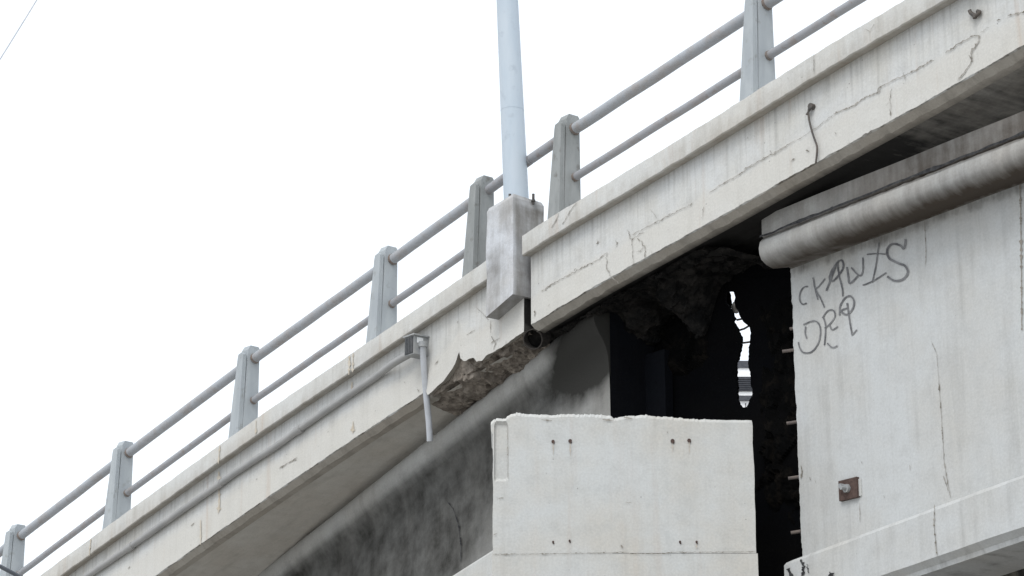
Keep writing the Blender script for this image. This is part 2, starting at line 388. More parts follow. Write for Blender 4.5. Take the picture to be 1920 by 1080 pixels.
# marks on vertical surfaces: thin fillets of crack, following the surface
def marks(poly, lines, name, mat, parent, proud=.003, wpx=2.0, jitter=1.2, label=None, seed=0, taper=True, joined=False):
    res = []
    m = MB()
    for li, ln in enumerate(lines):
        if not joined and li: res.append(m.build(name, mat, parent, label)); m = MB()
        wl = wpx
        if isinstance(ln, tuple): ln, wl = ln
        pts = []
        for a, b in zip(ln, ln[1:]):
            d = math.hypot(b[0] - a[0], b[1] - a[1]); k = max(1, int(d / 2.5))
            for i in range(k): pts.append((a[0] + (b[0] - a[0]) * i / k, a[1] + (b[1] - a[1]) * i / k))
        pts.append(ln[-1]); n = len(pts); prev = None
        for i, (x, y) in enumerate(pts):
            a = pts[max(0, i - 1)]; b = pts[min(n - 1, i + 1)]; dx, dy = b[0] - a[0], b[1] - a[1]; q = math.hypot(dx, dy) or 1
            nx, ny = -dy / q, dx / q
            j = jitter * (noise.noise(Vector((x * .21, y * .21, li + seed))) + (.5 if joined else .9) * noise.noise(Vector((x * .55, y * .55, li + 3))))
            if joined: ww = wl * .43 * (1 + .3 * noise.noise(Vector((x * .3, y * .3, li + 9 + seed))))
            else:
                q1 = noise.noise(Vector((x * .09, y * .09, li + 9 + seed))); q2 = noise.noise(Vector((x * .37, y * .37, li + 4 + seed)))
                q3 = noise.noise(Vector((x * .8, y * .8, li + 31 + seed)))
                ww = min(wl * .9, max(.22, wl * (.13 + .35 * max(0, q1) + 1.1 * max(0, q2 - .15) + .7 * max(0, q3 - .25))))
            if taper: ww *= min(1, .45 + .3 * i, .45 + .3 * (n - 1 - i))
            L_ = hit(x + nx * (j + ww), y + ny * (j + ww), poly)[0]; R_ = hit(x + nx * (j - ww), y + ny * (j - ww), poly)[0]
            off = -Vector((ray(x, y).x, ray(x, y).y, 0)).normalized() * proud * 1.6
            ids = (m.vert(L_ + off), m.vert(R_ + off))
            if prev: m.face((prev[0], prev[1], ids[1], ids[0]))
            prev = ids
    return m.build(name, mat, parent, label)
def r3(*p): return [(1000 + x / 2.572, 380 + y / 2.572) for x, y in p]
def r6(*p): return [(1340 + x / 3.31, y / 3.31) for x, y in p]
def r2(*p): return [(740 + x / 3.177, 480 + y / 3.177) for x, y in p]
def r1(*p): return [(840 + x / 3.176, 160 + y / 3.176) for x, y in p]
def r4(*p): return [(1400 + x / 2.4, 250 + y / 2.4) for x, y in p]
def r5(*p): return [(1420 + x / 2.454, 640 + y / 2.454) for x, y in p]
fsurf = offs(FASC - .006)
csurf = offs(-.006)
seam = [(r3((40, 430), (120, 375), (200, 335), (260, 300), (300, 285), (355, 240)), 2.2),
        (r6((180, 1055), (260, 1010), (400, 930), (500, 870)), 1.6), (r6((740, 710), (850, 660), (940, 605), (1010, 575), (1020, 545), (1120, 490), (1200, 460), (1350, 375)), 3.2),
        (r6((1000, 580), (1030, 560)), 6), (r6((1330, 382), (1358, 370)), 4.5),
        (r6((1430, 330), (1520, 270), (1600, 225)), 3.2), (r6((1590, 228), (1640, 220), (1640, 260), (1590, 320), (1595, 380), (1560, 440), (1505, 500)), 4),
        (r6((1580, 340), (1596, 385)), 6), (r6((1650, 205), (1700, 165)), 2), (r6((1750, 128), (1772, 122)), 5), ([(1330, 361), (1380, 330), (1425, 301), (1478, 274)], 1.8), ([(1495, 263), (1530, 240), (1562, 216)], 1.6), ([(1185, 440), (1240, 412), (1300, 380)], 1.4), (r6((1820, 98), (1920, 75), (2010, 30)), 4)]
net = [(r3((355, 240), (350, 320), (380, 360), (410, 390)), 2.4), (r3((470, 170), (478, 230), (480, 300)), 1.6), (r3((455, 130), (470, 180), (530, 140)), 1.8), (r3((500, 170), (540, 215), (535, 265)), 2.6),
       (r3((560, 30), (600, 80)), 1.8), (r3((590, 105), (660, 50)), 1.6), (r3((820, 20), (815, 80)), 1.4), (r3((540, 215), (495, 240)), 1.8), (r3((400, 180), (400, 215)), 1.4), (r3((310, 182), (305, 200)), 4),
       (r3((205, 318), (200, 330)), 5), (r3((80, 490), (72, 500)), 5), (r3((5, 520), (4, 550)), 2.5),
       (r6((1090, 540), (1090, 720)), 1.4), (r6((1060, 655), (1090, 635)), 1.6), (r6((745, 822), (750, 835)), 5), (r6((570, 930), (580, 945)), 6), (r6((470, 1000), (495, 985)), 5), (r6((205, 850), (210, 862)), 4),
       (r6((1170, 450), (1185, 500)), 2.4), (r6((345, 935), (350, 955)), 5)]
cl = [(r6((615, 335), (615, 462)), 1.6), (r1((765, 700), (720, 760), (680, 830)), 1.6), (r1((660, 760), (640, 810), (615, 850)), 2.4), (r6((930, 180), (965, 195), (990, 150)), 1.8),
      (r6((455, 480), (458, 492)), 3.4), (r6((405, 480), (410, 490)), 3.4)]
marks(fsurf, seam + net, 'crack', M_CRACK, rspan, jitter=2.4)
marks(csurf, cl, 'coping_crack', M_CRACK, rspan)
lm = [(r2((430, 470), (480, 440)), 2), (r2((575, 480), (600, 520), (590, 560)), 2.4), (r2((370, 400), (378, 390)), 4), (r2((480, 300), (560, 380)), 1.4), (r2((570, 520), (625, 490)), 2), (r2((240, 650), (262, 620)), 2.6), (r2((135, 795), (145, 805)), 8), (r2((55, 750), (60, 760)), 4), (r2((570, 380), (570, 460)), 1.6),
      ([(358, 986), (364, 981)], 7), ([(614, 811), (616, 808)], 5), ([(524, 878), (557, 858)], 2), ([(540, 868), (556, 862)], 3), ([(240, 1066), (243, 1062)], 4), ([(480, 900), (482, 897)], 4)]
marks(fsurf, lm, 'crack', M_CRACK, lspan)
marks(csurf, [([(412, 836), (409, 870)], 6), ([(655, 668), (654, 703)], 7), ([(662, 662), (661, 698)], 5), ([(170, 1010), (167, 1042)], 5), ([(480, 788), (479, 815)], 3)], 'coping_joint', M_RSTREAK, lspan, jitter=.4)
marks(fsurf, [([(410, 884), (411, 945), (409, 962)], 9), ([(376, 975), (376, 1022)], 5), ([(660, 716), (659, 740)], 7), ([(662, 790), (661, 812)], 6)], 'drip_stain', M_RSTREAK, lspan, jitter=.4)

# broken patch at the lower edge of the left span and the drain opening beside the joint
def rubble_sheet(grid_fn, nu, nv, amp, sc, name, mat, parent, fade=False, seed=0):
    m = MB(); ids = {}
    for i in range(nu):
        for j in range(nv):
            p, nrm = grid_fn(i / (nu - 1), j / (nv - 1))
            vd, vp = noise.voronoi(p * sc * .9 + Vector((seed, seed, 0))); vd2, vp2 = noise.voronoi(p * sc * 2.6 + Vector((seed, 1, 0)))
            q_ = p * sc * .9 + Vector((seed, seed, 0)) - vp[0]; q2_ = p * sc * 2.6 + Vector((seed, 1, 0)) - vp2[0]
            rv = Vector((noise.noise(vp[0] * 7.3), noise.noise(vp[0] * 5.1 + Vector((9, 0, 0))), noise.noise(vp[0] * 6.7 + Vector((0, 9, 0)))))
            rv2 = Vector((noise.noise(vp2[0] * 7.3), noise.noise(vp2[0] * 5.1 + Vector((9, 0, 0))), noise.noise(vp2[0] * 6.7 + Vector((0, 9, 0)))))
            d = amp * (noise.noise(vp[0] * 13.7) * .8 + q_.dot(rv) * 1.6 + .45 * (noise.noise(vp2[0] * 11.7) * .8 + q2_.dot(rv2) * 1.6)) + .45 * amp * (fbm((p * sc + Vector((seed, 0, 0))), 1, 5) + .6 * abs(fbm(p * sc * 2.3 + Vector((0, seed, 3)), 1, 3)))
            w_ = min(1, 6 * min(i / (nu - 1), 1 - i / (nu - 1)) + .2)
            if fade: w_ = min(1, 5 * min(i / (nu - 1), 1 - i / (nu - 1), j / (nv - 1), 1 - j / (nv - 1)))
            if fade: d -= .12 * (1 - w_); w_ = 1
            ids[i, j] = m.vert(p + nrm * d * w_)
    for i in range(nu - 1):
        for j in range(nv - 1):
            m.face((ids[i, j], ids[i + 1, j], ids[i + 1, j + 1])); m.face((ids[i, j], ids[i + 1, j + 1], ids[i, j + 1]))
    return m.build(name, mat, parent)
def Pz(u, b, z): q = lerp(edge, u) + lerp(INW, u) * b; return Vector((q.x, q.y, z))
UA, UB = upx(768), upx(964)
def patch(s, t):
    u = UA + (UB - UA) * s
    zb = lerp(botZ, u)
    if t < .4: k = t / .4; b = .165 + .05 * k; z = zb + .36 - .38 * k
    else: k = (t - .4) / .6; b = .215 + .95 * k; z = zb - .02 - .10 * math.sin(k * 2.6) - .02 * k
    return Pz(u, b, z), (-lerp(INW, u) * .6 + Vector((0, 0, -.8))).normalized() if t > .4 else -lerp(INW, u) * .35
rubble_sheet(patch, 150, 60, .10, 4.2, 'broken_concrete', M_RUB, lspan, seed=2)
dc = on_soffit(1000, 637, .03)
uD = nearest_u(dc)
dr = MB()
ax = (-INW[uD] * .8 + TAN[uD] * .45 + Vector((0, 0, -.35))).normalized()
ref = ax.cross(Vector((0, 0, 1))).normalized(); up2 = ref.cross(ax)
dc = hit(1000, 636, offs(.2))[0]
ring = lambda r, o: [dc + ax * o + (ref * math.cos(a) + up2 * math.sin(a)) * r for a in [2 * math.pi * k / 22 for k in range(23)]]
dr.loft([ring(.115, -.25), ring(.113, .02), ring(.102, .02), ring(.1, -.25)], smooth=False)
dr.build('drain_pipe', M_DRAIN, rspan)
dk = MB(); dk.face([dk.vert(p) for p in ring(.096, -.1)[:-1]]); dk.build('drain_plug', M_RUBD, rspan)  # dark disc painting the shade inside the drain opening

# sooty broken mass hanging under the right span near the joint
UC, UD_ = upx(985), upx(1300)
def mass(s, t):
    u = UC + (UD_ - UC) * s
    b = .36 + (WB - .37) * t
    sag = (.02 + .40 * smoothstep(.25, 1, t)) * (.75 + .35 * math.sin(s * 11 + 1.0) + .2 * math.sin(s * 27)) * (1 - smoothstep(.55, .69, s)) + .12 * smoothstep(.87, .95, s) + .03
    return Pz(u, b, lerp(botZ, u) - .03 - sag), Vector((-.3, -.5, -.8)).normalized()
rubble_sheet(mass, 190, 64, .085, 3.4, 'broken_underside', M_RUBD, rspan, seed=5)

# ------------------------------------------------------------------ railings
lrail = thing('guard_railing', lerp(edge, upx(460)), 'lower run of grey steel guard railing on the left span, left of the lamp post', 'railing', 'railings along the bridge')
rrail = thing('guard_railing', lerp(edge, upx(1240)), 'upper run of grey steel guard railing on the right span, right of the lamp post', 'railing', 'railings along the bridge')
PH = 1.185
def post(u, parent, h=PH, sc=1.0):
    o = lerp(edge, u) + lerp(INW, u) * .05; o.z = lerp(topZ, u) - .05; t = lerp(TAN, u); b = lerp(INW, u); z = Vector((0, 0, 1)); H = h + .05
    # local: a along the bridge, b into the deck, z up
    def L(a, bb, zz): return o + t * a + b * bb + z * zz
    m = MB()
    # outer plate, tapering, with a pointed top
    w0, w1 = .20 * sc, .115 * sc; H1 = H - .10
    def plate(b0b, b0t, b1b, b1t, poly):
        fr = [L(a, b0b + (b0t - b0b) * zz / H, zz) for a, zz in poly]; bk = [L(a, b1b + (b1t - b1b) * zz / H, zz) for a, zz in poly]
        n = len(poly); fa = [m.vert(p, (p.x, p.z)) for p in fr]; fb = [m.vert(p, (p.x, p.z)) for p in bk]
        m.face(fa); m.face(fb[::-1])
        for i in range(n):
            j = (i + 1) % n; m.face([m.vert(fr[i]), m.vert(fr[j]), m.vert(bk[j]), m.vert(bk[i])])
    plate(0, .045, .04, .075, [(-w0, 0), (0, 0), (0, H1 - .03), (-.03, H1), (-w1 + .01, H1 - .02), (-w1, H1 - .07)])
    plate(.04, .075, .065, .095, [(-.15, 0), (.004, 0), (.004, H1 - .03), (-.09, H1 - .06)])
    # inner tapered body, taller
    poly = [(.065, 0), (.30, 0), (.288, H - .025), (.27, H), (.145, H), (.11, H - .06)]
    f = [L(.012, bb, zz) for bb, zz in poly]; m.prism(f, -t * .14)
    for zz in (.06,):
        m.tube([L(-.06, -.01, zz), L(-.06, .02, zz)], .018, 8)
    return m.build('post', M_POSTD if any(abs(u - PU[q]) < .5 for q in (4, 5)) else M_POST, parent)
PX = [-1, 202, 439, 698, 879, 1041, 1405]
PU = [upx(x) for x in PX]
ZU, ZM, BR = 1.02, .465, .215
def rpt(u, zz, extra=0.0): q = lerp(edge, u + extra) + lerp(INW, u) * (.05 + BR); q.z = lerp(topZ, u + extra) + zz; return q
allp = [-14] + PU[:]
UEXT = [upx(1790), upx(2160)]
left_us = [max(0.5, PU[0] - 24)] + PU[:5]
right_us = PU[5:] + UEXT
for u in left_us: post(u, lrail)
for u in right_us: post(u, rrail)
def bay(u0, u1, zz, r, name, mat, parent):
    a, b = rpt(u0, zz), rpt(u1, zz); pts = [a + (b - a) * k / 14 for k in range(15)]
    for k in range(1, 14):
        pts[k] = pts[k] + Vector((0, 0, .006 * noise.noise(Vector((u0 + k * .4, zz * 9, 1)))))
    m = MB(); m.tube(pts, r, 18)
    d = (b - a).normalized()
    return m.build(name, mat, parent)
def collar(u, zz, r, parent):
    a, b = rpt(u, zz), rpt(u, zz, 2.0); d = (b - a).normalized()
    m = MB(); m.tube([a + d * .012, a + d * .04], [r * 1.12, r * 1.03], 16); m.build('rail_collar', M_RUST2, parent)
M_RUST2 = plain('rusty_weld', (.20, .175, .16), (.17, .125, .10), 22, .8, bump=.3)
for seq, par in ((left_us, lrail), (right_us, rrail)):
    for u0, u1 in zip(seq, seq[1:]):
        bay(u0, u1, ZU, .062, 'top_rail', M_RAIL, par); bay(u0, u1, ZM, .044, 'lower_rail', M_RAIL2, par)
    for u in seq:
        if u in UEXT: continue
        if u != seq[-1] or par is rrail: collar(u, ZU, .064, par); collar(u, ZM, .046, par)
# the rails end in stubs on both sides of the joint
def stub(u0, u1, zz, r, name, mat, par):
    a, b = rpt(u0, zz), rpt(u1, zz); m = MB(); m.tube([a, b], r, 16); m.build(name, mat, par)
um = (PU[4] + PU[5]) * .5
stub(PU[4], um - .2, ZU, .056, 'top_rail', M_RAIL2, lrail); stub(um + .2, PU[5], ZU, .056, 'top_rail', M_RAIL2, rrail)

# ------------------------------------------------------------------ lamp post on its concrete pedestal
uP = upx(945)
pfront = -.05
ppoly = offs(pfront)
A_ = hit(912.4, 391, ppoly)[0]; B_ = hit(962, 391 - .6 * 49, ppoly)[0]
tP = Vector((B_.x - A_.x, B_.y - A_.y, 0)); wP = tP.length; tP.normalize(); iP = Vector((-tP.y, tP.x, 0))
ztop = A_.z; zbot = hit(918, 585, ppoly)[0].z
lamp = thing('lamp_post', A_ + tP * wP * .5 + iP * .25 + Vector((0, 0, zbot - A_.z)), 'tall pale blue lamp post standing on a concrete pedestal at the bridge joint', 'lamp post')
m = MB(); DP = .43
def pp(a, b, z): q = A_ + tP * a + iP * b; return Vector((q.x, q.y, z))
NZ = 26; NA = 8
def pj(p, k): return p + Vector((1, 1, .6)) * .009 * fbm(p * 3 + Vector((k, 0, 0)), 1, 4)
col = []
per = [(0, 0)] + [(wP * k / NA, 0) for k in range(1, NA)] + [(wP, 0)] + [(wP, DP * k / NA) for k in range(1, NA)] + [(wP, DP), (0, DP), (0, 0)]
rows = []
for k in range(NZ + 1):
    z = ztop + (zbot - ztop) * k / NZ
    ch = .018 if k == 0 else 0
    rows.append([pj(pp(min(max(a, ch), wP - ch), min(max(b, ch), DP - ch), z + .05 * (a / wP - b / DP * .4) * (1 - k / NZ) + .15 * (a / wP - .3) * k / NZ), 0) for a, b in per])
us_ = [0]
for i in range(1, len(per)): us_.append(us_[-1] + math.hypot(per[i][0] - per[i - 1][0], per[i][1] - per[i - 1][1]))
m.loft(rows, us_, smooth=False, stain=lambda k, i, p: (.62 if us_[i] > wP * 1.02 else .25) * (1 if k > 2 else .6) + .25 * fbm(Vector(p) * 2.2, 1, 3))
m.face([m.vert(p, (p.x, p.y)) for p in rows[0][:-1]]); m.face([m.vert(p, (p.x, p.y), .6) for p in rows[-1][:-1]])
m.build('pedestal', M_PED, lamp)
pc = W(962.5, 366, (pp(wP * .5, .26, ztop) - CAM).dot(FW)); pc = pp(wP * .58, .205, ztop)
d_ = pc - CAM
print('pole base px', 960 + F * d_.dot(RT) / d_.dot(FW), 540 - F * d_.dot(UP) / d_.dot(FW))
m = MB(); LEAN = Vector((-.042, 0, 0)); pts = []; rr = []
for k in range(15):
    zz = .5 * k; pts.append(pc + Vector((LEAN.x * zz, 0, zz))); rr.append(.139 - .0065 * zz)
m.tube(pts, rr, 16, True); pole = m.build('pole', M_POLE, lamp)
m = MB(); s1 = pc + Vector((LEAN.x * 1.12, 0, 1.12)); m.tube([s1, s1 + Vector((0, 0, .012))], [.1335, .1335], 16); m.build('pole_seam', M_POLE, lamp)
def bolt(px, py, h):
    p = on = None
    dd = (pc - CAM).dot(FW) - .12; p = W(px, py, dd); m = MB(); m.tube([Vector((p.x, p.y, ztop - .03)), Vector((p.x, p.y, ztop + h))], .015, 8)
    m.tube([Vector((p.x, p.y, ztop)), Vector((p.x, p.y, ztop + .02))], .026, 6); m.build('anchor_bolt', M_STEEL, lamp)
bolt(956, 358, .08); bolt(1000, 372, .09)

# ------------------------------------------------------------------ conduit, junction box and drop pipe on the left span
cond = thing('electrical_conduit', hit(558, 807, fpoly)[0], 'grey conduit along the left span ending in a junction box with hanging drop pipe', 'conduit')
spx = [(-60, 1236), (60, 1152), (164, 1080), (242, 1027), (330, 965), (411, 908), (460, 874), (519, 836), (558, 807), (620, 764), (680, 723), (704, 707)]
cs = offs(FASC - .05)
pts = [hit(x, y, cs)[0] for x, y in spx]
cs2 = offs(FASC - .10)
pts += [hit(722, 693, offs(FASC - .07))[0], hit(740, 680, cs2)[0], hit(768, 664, cs2)[0]]
def resample(pts, n):
    out = []
    P = [pts[0]] + pts + [pts[-1]]
    for i in range(1, len(P) - 2):
        for k in range(n):
            t = k / n; a, b, c, d = P[i - 1], P[i], P[i + 1], P[i + 2]
            out.append(.5 * ((2 * b) + (c - a) * t + (2 * a - 5 * b + 4 * c - d) * t * t + (3 * b - a - 3 * c + d) * t ** 3))
    out.append(pts[-1]); return out
m = MB(); m.tube(resample(pts, 6), .043, 14); pipe = m.build('conduit_pipe', M_PVC, cond)
for (x, y) in ((244, 1026), (411, 908), (560, 806)):
    a = hit(x - 5, y + 3.4, cs)[0]; b = hit(x + 5, y - 3.4, cs)[0]
    m = MB(); m.tube([a, b], .052, 14); m.build('coupling', M_PVC, pipe)
bx = offs(-.085)
q0 = hit(760, 634, bx)[0]; uB = nearest_u(q0); tB, iB = TAN[uB], INW[uB]
q1 = hit(776.5, 634, bx)[0]; wB = max(.1, (Vector((q1.x - q0.x, q1.y - q0.y, 0))).length)
zb1 = hit(760, 668, bx)[0].z; zb0 = q0.z
m = MB(); o = Vector((q0.x, q0.y, zb1)); m.box(o, tB * wB, iB * .20, Vector((0, 0, zb0 - zb1)))
box = m.build('junction_box', M_BOX, cond)
m = MB()
for k in range(5):
    m.box(o + tB * (.012 + k * (wB - .02) / 5) - iB * .012 + Vector((0, 0, .015)), tB * (wB / 5 * .5), iB * .012, Vector((0, 0, zb0 - zb1 - .03)))
m.build('cooling_fins', M_BOXD, box)
m = MB(); m.box(o - tB * .004 - iB * .004 + Vector((0, 0, .01)), tB * (wB - .01), iB * .004, Vector((0, 0, zb0 - zb1 - .02))); m.build('side_panel', M_BOXD, box)
m = MB(); m.box(o - tB * .02 - iB * .02 + Vector((0, 0, zb0 - zb1)), tB * (wB + .04), iB * .22, Vector((0, 0, .018))); m.build('box_lid', M_BOX, box)
m = MB(); m.box(o + tB * wB + iB * .04 + Vector((0, 0, (zb0 - zb1) * .62)), tB * .004, iB * .085, Vector((0, 0, .065))); m.build('box_label', M_WHITE, box)
dpt = [o + tB * (wB + .035) + iB * .095 + Vector((0, 0, (zb0 - zb1) * .5))]
dbase = (dpt[0] - CAM).dot(FW)
for (x, y) in ((793, 662), (795, 690), (797, 716), (800, 750), (803, 780), (805, 805), (806, 827)): dpt.append(W(x, y, dbase))
dpt[0] = W(793, 646, dbase)
m = MB(); dp = resample(dpt, 4); m.tube(dp, .036, 14, False)
m.tube(dp[::-1], .029, 14, False); dpipe = m.build('drop_pipe', M_PVCL, cond)
m = MB(); m.tube([dp[0] - Vector((0, 0, .03)), dp[0] + Vector((0, 0, .03))], .05, 12); m.tube([dp[0], dp[0] - tB * .06], .045, 10); m.build('pipe_elbow', M_BOX, cond)
m = MB(); c = dp[-4]; m.tube([dp[-1] + Vector((0, 0, .006)), dp[-6]], .0285, 12); m.build('pipe_bore', M_SOOTMARK, cond)  # black plug painting the shade inside the open pipe end

# ------------------------------------------------------------------ left wall under the left span, with its rounded cap
LA = on_soffit(560, 1015); LB = on_soffit(1042, 634)
dL = Vector((LB.x - LA.x, LB.y - LA.y, 0)).normalized(); oL = Vector((dL.y, -dL.x, 0))     # outward
grL = (LB.z - LA.z) / Vector((LB.x - LA.x, LB.y - LA.y)).length
print('left wall', LA, LB, dL, grL)
lw = thing('retaining_wall', (LA.x, LA.y, 0), 'shaded dark grey wall with a rounded cap under the left span, left of the pillar', 'wall')
def LP(s, o, z): q = LB + dL * s + oL * o; return Vector((q.x, q.y, LB.z + grL * s + z))
LPLANE = [LB + oL * (-.14) + dL * s for s in (-14, 4)]
sEnd = (hit(1144, 720, LPLANE)[0] - LB).dot(dL)
ss = [-12 + (sEnd - .004 + 12) * k / 130 for k in range(131)]
prof = [(-.25, .0), (.0, -.01), (.04, -.05), (.06, -.11), (.055, -.17), (.03, -.24), (-.01, -.31), (-.06, -.38), (-.10, -.46), (-.125, -.56), (-.135, -.68), (-.138, -.80)]
m = MB()
rows = [[LP(s, o + .008 * fbm((s * .5, o * 3, z * 3), 1, 3), z + .006 * fbm((s * .8, 4, z * 2), 1, 3)) for s in ss] for o, z in prof]
def DST(s, z):  # algae and shade under the cap painted as one darkening, soot at the end
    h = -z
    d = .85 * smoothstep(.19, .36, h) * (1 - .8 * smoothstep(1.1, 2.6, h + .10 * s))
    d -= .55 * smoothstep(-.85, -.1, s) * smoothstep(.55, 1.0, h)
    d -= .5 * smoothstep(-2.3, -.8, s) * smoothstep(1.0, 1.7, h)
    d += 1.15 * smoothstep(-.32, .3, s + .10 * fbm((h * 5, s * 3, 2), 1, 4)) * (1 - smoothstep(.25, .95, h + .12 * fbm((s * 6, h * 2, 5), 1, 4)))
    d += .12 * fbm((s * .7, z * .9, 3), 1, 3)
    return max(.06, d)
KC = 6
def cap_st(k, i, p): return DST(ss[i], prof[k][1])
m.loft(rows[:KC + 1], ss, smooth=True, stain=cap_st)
m.face([m.vert(r[-1], (0, 0), 1) for r in rows])
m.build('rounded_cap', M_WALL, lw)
v0 = 0.0
for k in range(1, KC + 1): v0 -= (rows[k][60] - rows[k - 1][60]).length
m = MB()
zs = [-.92, -1.05, -1.2, -1.35, -1.55, -1.8, -2.1, -2.6, -3.2, -4, -6]
allz = [prof[k][1] for k in range(KC, len(prof))] + zs
wrows = rows[KC:] + [[LP(s, -.14 + .012 * fbm((s * .6, z * .6, 8), 1, 3), z) if z > -5 else Vector((LP(s, -.14, 0).x, LP(s, -.14, 0).y, -.05)) for s in ss] for z in zs]
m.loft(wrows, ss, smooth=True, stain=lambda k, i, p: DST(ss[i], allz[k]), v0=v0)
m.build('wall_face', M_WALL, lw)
# end face of the wall, seen in the gap
def LQ(s, o, z): q = LB + dL * s + oL * o; return Vector((q.x, q.y, z))
m = MB(); zt = LP(sEnd, 0, .1).z
rows = [[LQ(sEnd + .01, -.14 - .62 * k / 8, z) for k in range(9)] for z in (zt, zt - .5, zt - 1, -.05)]
m.loft(rows)
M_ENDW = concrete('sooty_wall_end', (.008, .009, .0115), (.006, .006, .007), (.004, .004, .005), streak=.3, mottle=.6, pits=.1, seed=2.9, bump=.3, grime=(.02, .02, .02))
m.build('wall_end', M_ENDW, lw)
# pale ledge low on the left wall
a = hit(845, 1080, [p + oL * .28 for p in LPLANE])[0]; b = hit(922, 1031, [p + oL * .28 for p in LPLANE])[0]
gl = (b.z - a.z) / (Vector((b.x - a.x, b.y - a.y)).length); sb = (b - LB).dot(dL)
def LL(s, o, dz): q = LQ(s, o, b.z + gl * (s - sb) + dz); return q
ls = [sb + 1.6 - 10 * k / 40 for k in range(41)]
m = MB(); m.loft([[LL(s, -.14, .02) for s in ls], [LL(s, .12, 0) for s in ls], [LL(s, .14, -.03) for s in ls], [LL(s, .14, -.6) for s in ls], [LL(s, -.14, -.65) for s in ls]], ls, caps=True)
m.build('ledge', M_PILL, lw)
marks(LPLANE, [([(838, 940), (850, 955), (860, 985), (864, 1020), (864, 1055)], 3)], 'wall_joint', M_SOOTMARK, lw, jitter=.6, proud=.012)
m = MB()

# ------------------------------------------------------------------ right pier
RA = on_soffit(1428, 412); RB_px = (1900, 222)
tR = Vector((.56, -.83, 0)).normalized(); oR = Vector((tR.y, -tR.x, 0))
print('right corner', RA, 'soffit', botZ[nearest_u(RA)])
RPL0 = [RA + tR * s for s in (-1, 8)]
e1 = hit(*RB_px, RPL0)[0]; grR = (e1.z - RA.z) / (Vector((e1.x - RA.x, e1.y - RA.y)).length)
print('pier grade', grR, e1)
pier = thing('bridge_pier', (RA.x, RA.y, 0), 'large pale grey concrete pier with rounded corbel and scrawled graffiti, right of the dark gap', 'pier')
def RP(s, o, z): q = RA + tR * s + oR * o; return Vector((q.x, q.y, RA.z + grR * s + z))
WO = -.36
RPLANE = [RA + oR * WO + tR * s for s in (-1.5, 9)]
s0 = (hit(1483, 520, RPLANE)[0] - RA).dot(tR)
print('wall left end s0', s0)
wt = hit(1483, 504, RPLANE)[0]; wtz = wt.z - (RA.z + grR * s0)
print('wall top z', wtz)
rs = [0 + 7.5 * k / 150 for k in range(151)]
cz = -.19
prof = [(-.2, .05), (0, .03), (.005, cz + .02), (-.02, cz), (.0, cz - .012), (.035, cz - .05), (.05, cz - .11), (.045, cz - .17), (.02, cz - .225), (-.04, cz - .265), (-.12, cz - .29), (WO + .03, wtz + .01), (WO - .02, wtz - .01)]
m = MB()
rows = [[RP(s, o + .006 * fbm((s * .6, o * 3 + z * 3, 1), 1, 3), z + .005 * fbm((s * .9, 4, z * 2), 1, 3) + (.01 * fbm((s * 9, 2, 2), 1, 3) if k in (2, 3, 4) else 0)) for s in rs] for k, (o, z) in enumerate(prof)]
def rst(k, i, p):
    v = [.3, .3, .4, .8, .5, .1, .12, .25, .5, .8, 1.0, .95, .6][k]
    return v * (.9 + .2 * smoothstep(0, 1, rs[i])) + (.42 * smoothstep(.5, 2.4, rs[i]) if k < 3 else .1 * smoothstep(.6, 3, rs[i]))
m.loft(rows[:4], rs, stain=lambda k, i, p: rst(k, i, p)); m.build('corbel_band', M_CORB, pier)
m = MB(); m.loft(rows[3:], rs, smooth=True, stain=lambda k, i, p: rst(k + 3, i, p))
m.face([m.vert(r[0], (Vector(r[0]).y, Vector(r[0]).z), .5) for r in rows]); m.build('rounded_corbel', M_CORB, pier)
# crack line between band and roll
crk = []
for s in [0 + .05 * k for k in range(115)]:
    pass
m = MB(); prev = None
for k in range(330):
    s = .02 + k * .018
    ww = .010 + .016 * max(0, fbm((s * 2.3, 1, 7), 1, 4)) + .02 * max(0, fbm((s * 9, 1, 7), 1, 2) - .35)
    c = RP(s, .052, cz - .0 + .012 * fbm((s * 3, 9, 1), 1, 3)); ids = (m.vert(c + Vector((0, 0, ww))), m.vert(c - Vector((0, 0, ww)) - oR * 0))
    if prev: m.face((prev[0], ids[0], ids[1], prev[1]))
    prev = ids
m.build('corbel_crack', M_SOOTMARK, pier)
# wall
m = MB(); zl0 = hit(1501, 1041, RPLANE)[0]
wsR = [s0 + (7.5 - s0) * (k / 120) for k in range(121)]
zr = [0, .15, .35, .6, .9, 1.3, 1.8, 2.4, 3.1, 4.0]
rows = []
for z in zr:
    row = []
    for i, s in enumerate(wsR):
        p = RP(s, WO, wtz - z)
        if i == 0: p += tR * .014 * fbm((z * 3, 1, 1), 1, 4)
        row.append(p)
    rows.append(row)
# finer left edge; the face stops behind the ledge
LPLN = [p + oR * .17 for p in RPLANE]
a = hit(1470, 1058, LPLN)[0]; b = hit(1920, 892, LPLN)[0]; c = hit(1920, 986, LPLN)[0]
sa, sb_ = (a - RA).dot(tR), (b - RA).dot(tR); gr2 = (b.z - a.z) / (sb_ - sa); hl = b.z - c.z
NK = 120; zz = [k * .028 for k in range(NK)]
rows = []
for k in range(NK):
    row = []
    for i, s in enumerate(wsR):
        p = RP(s, WO, wtz); zb_ = a.z + gr2 * (s - sa) - .06
        p.z = p.z + (zb_ - p.z) * k / (NK - 1)
        if i == 0: p += tR * (.022 * fbm((p.z * 2.5, 1, 1), 1, 5) + .014 * fbm((p.z * 11, 5, 1), 1, 3))
        row.append(p)
    rows.append(row)
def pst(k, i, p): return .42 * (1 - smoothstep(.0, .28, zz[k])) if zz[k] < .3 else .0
m.loft(rows, wsR, stain=pst)
endp = [Vector(r[0]) for r in rows]
m.loft([[p for p in endp], [p - oR * 2.2 + tR * .02 for p in endp]])
m.build('wall_face', M_PIER, pier)
zlow = rows[-1][0].z
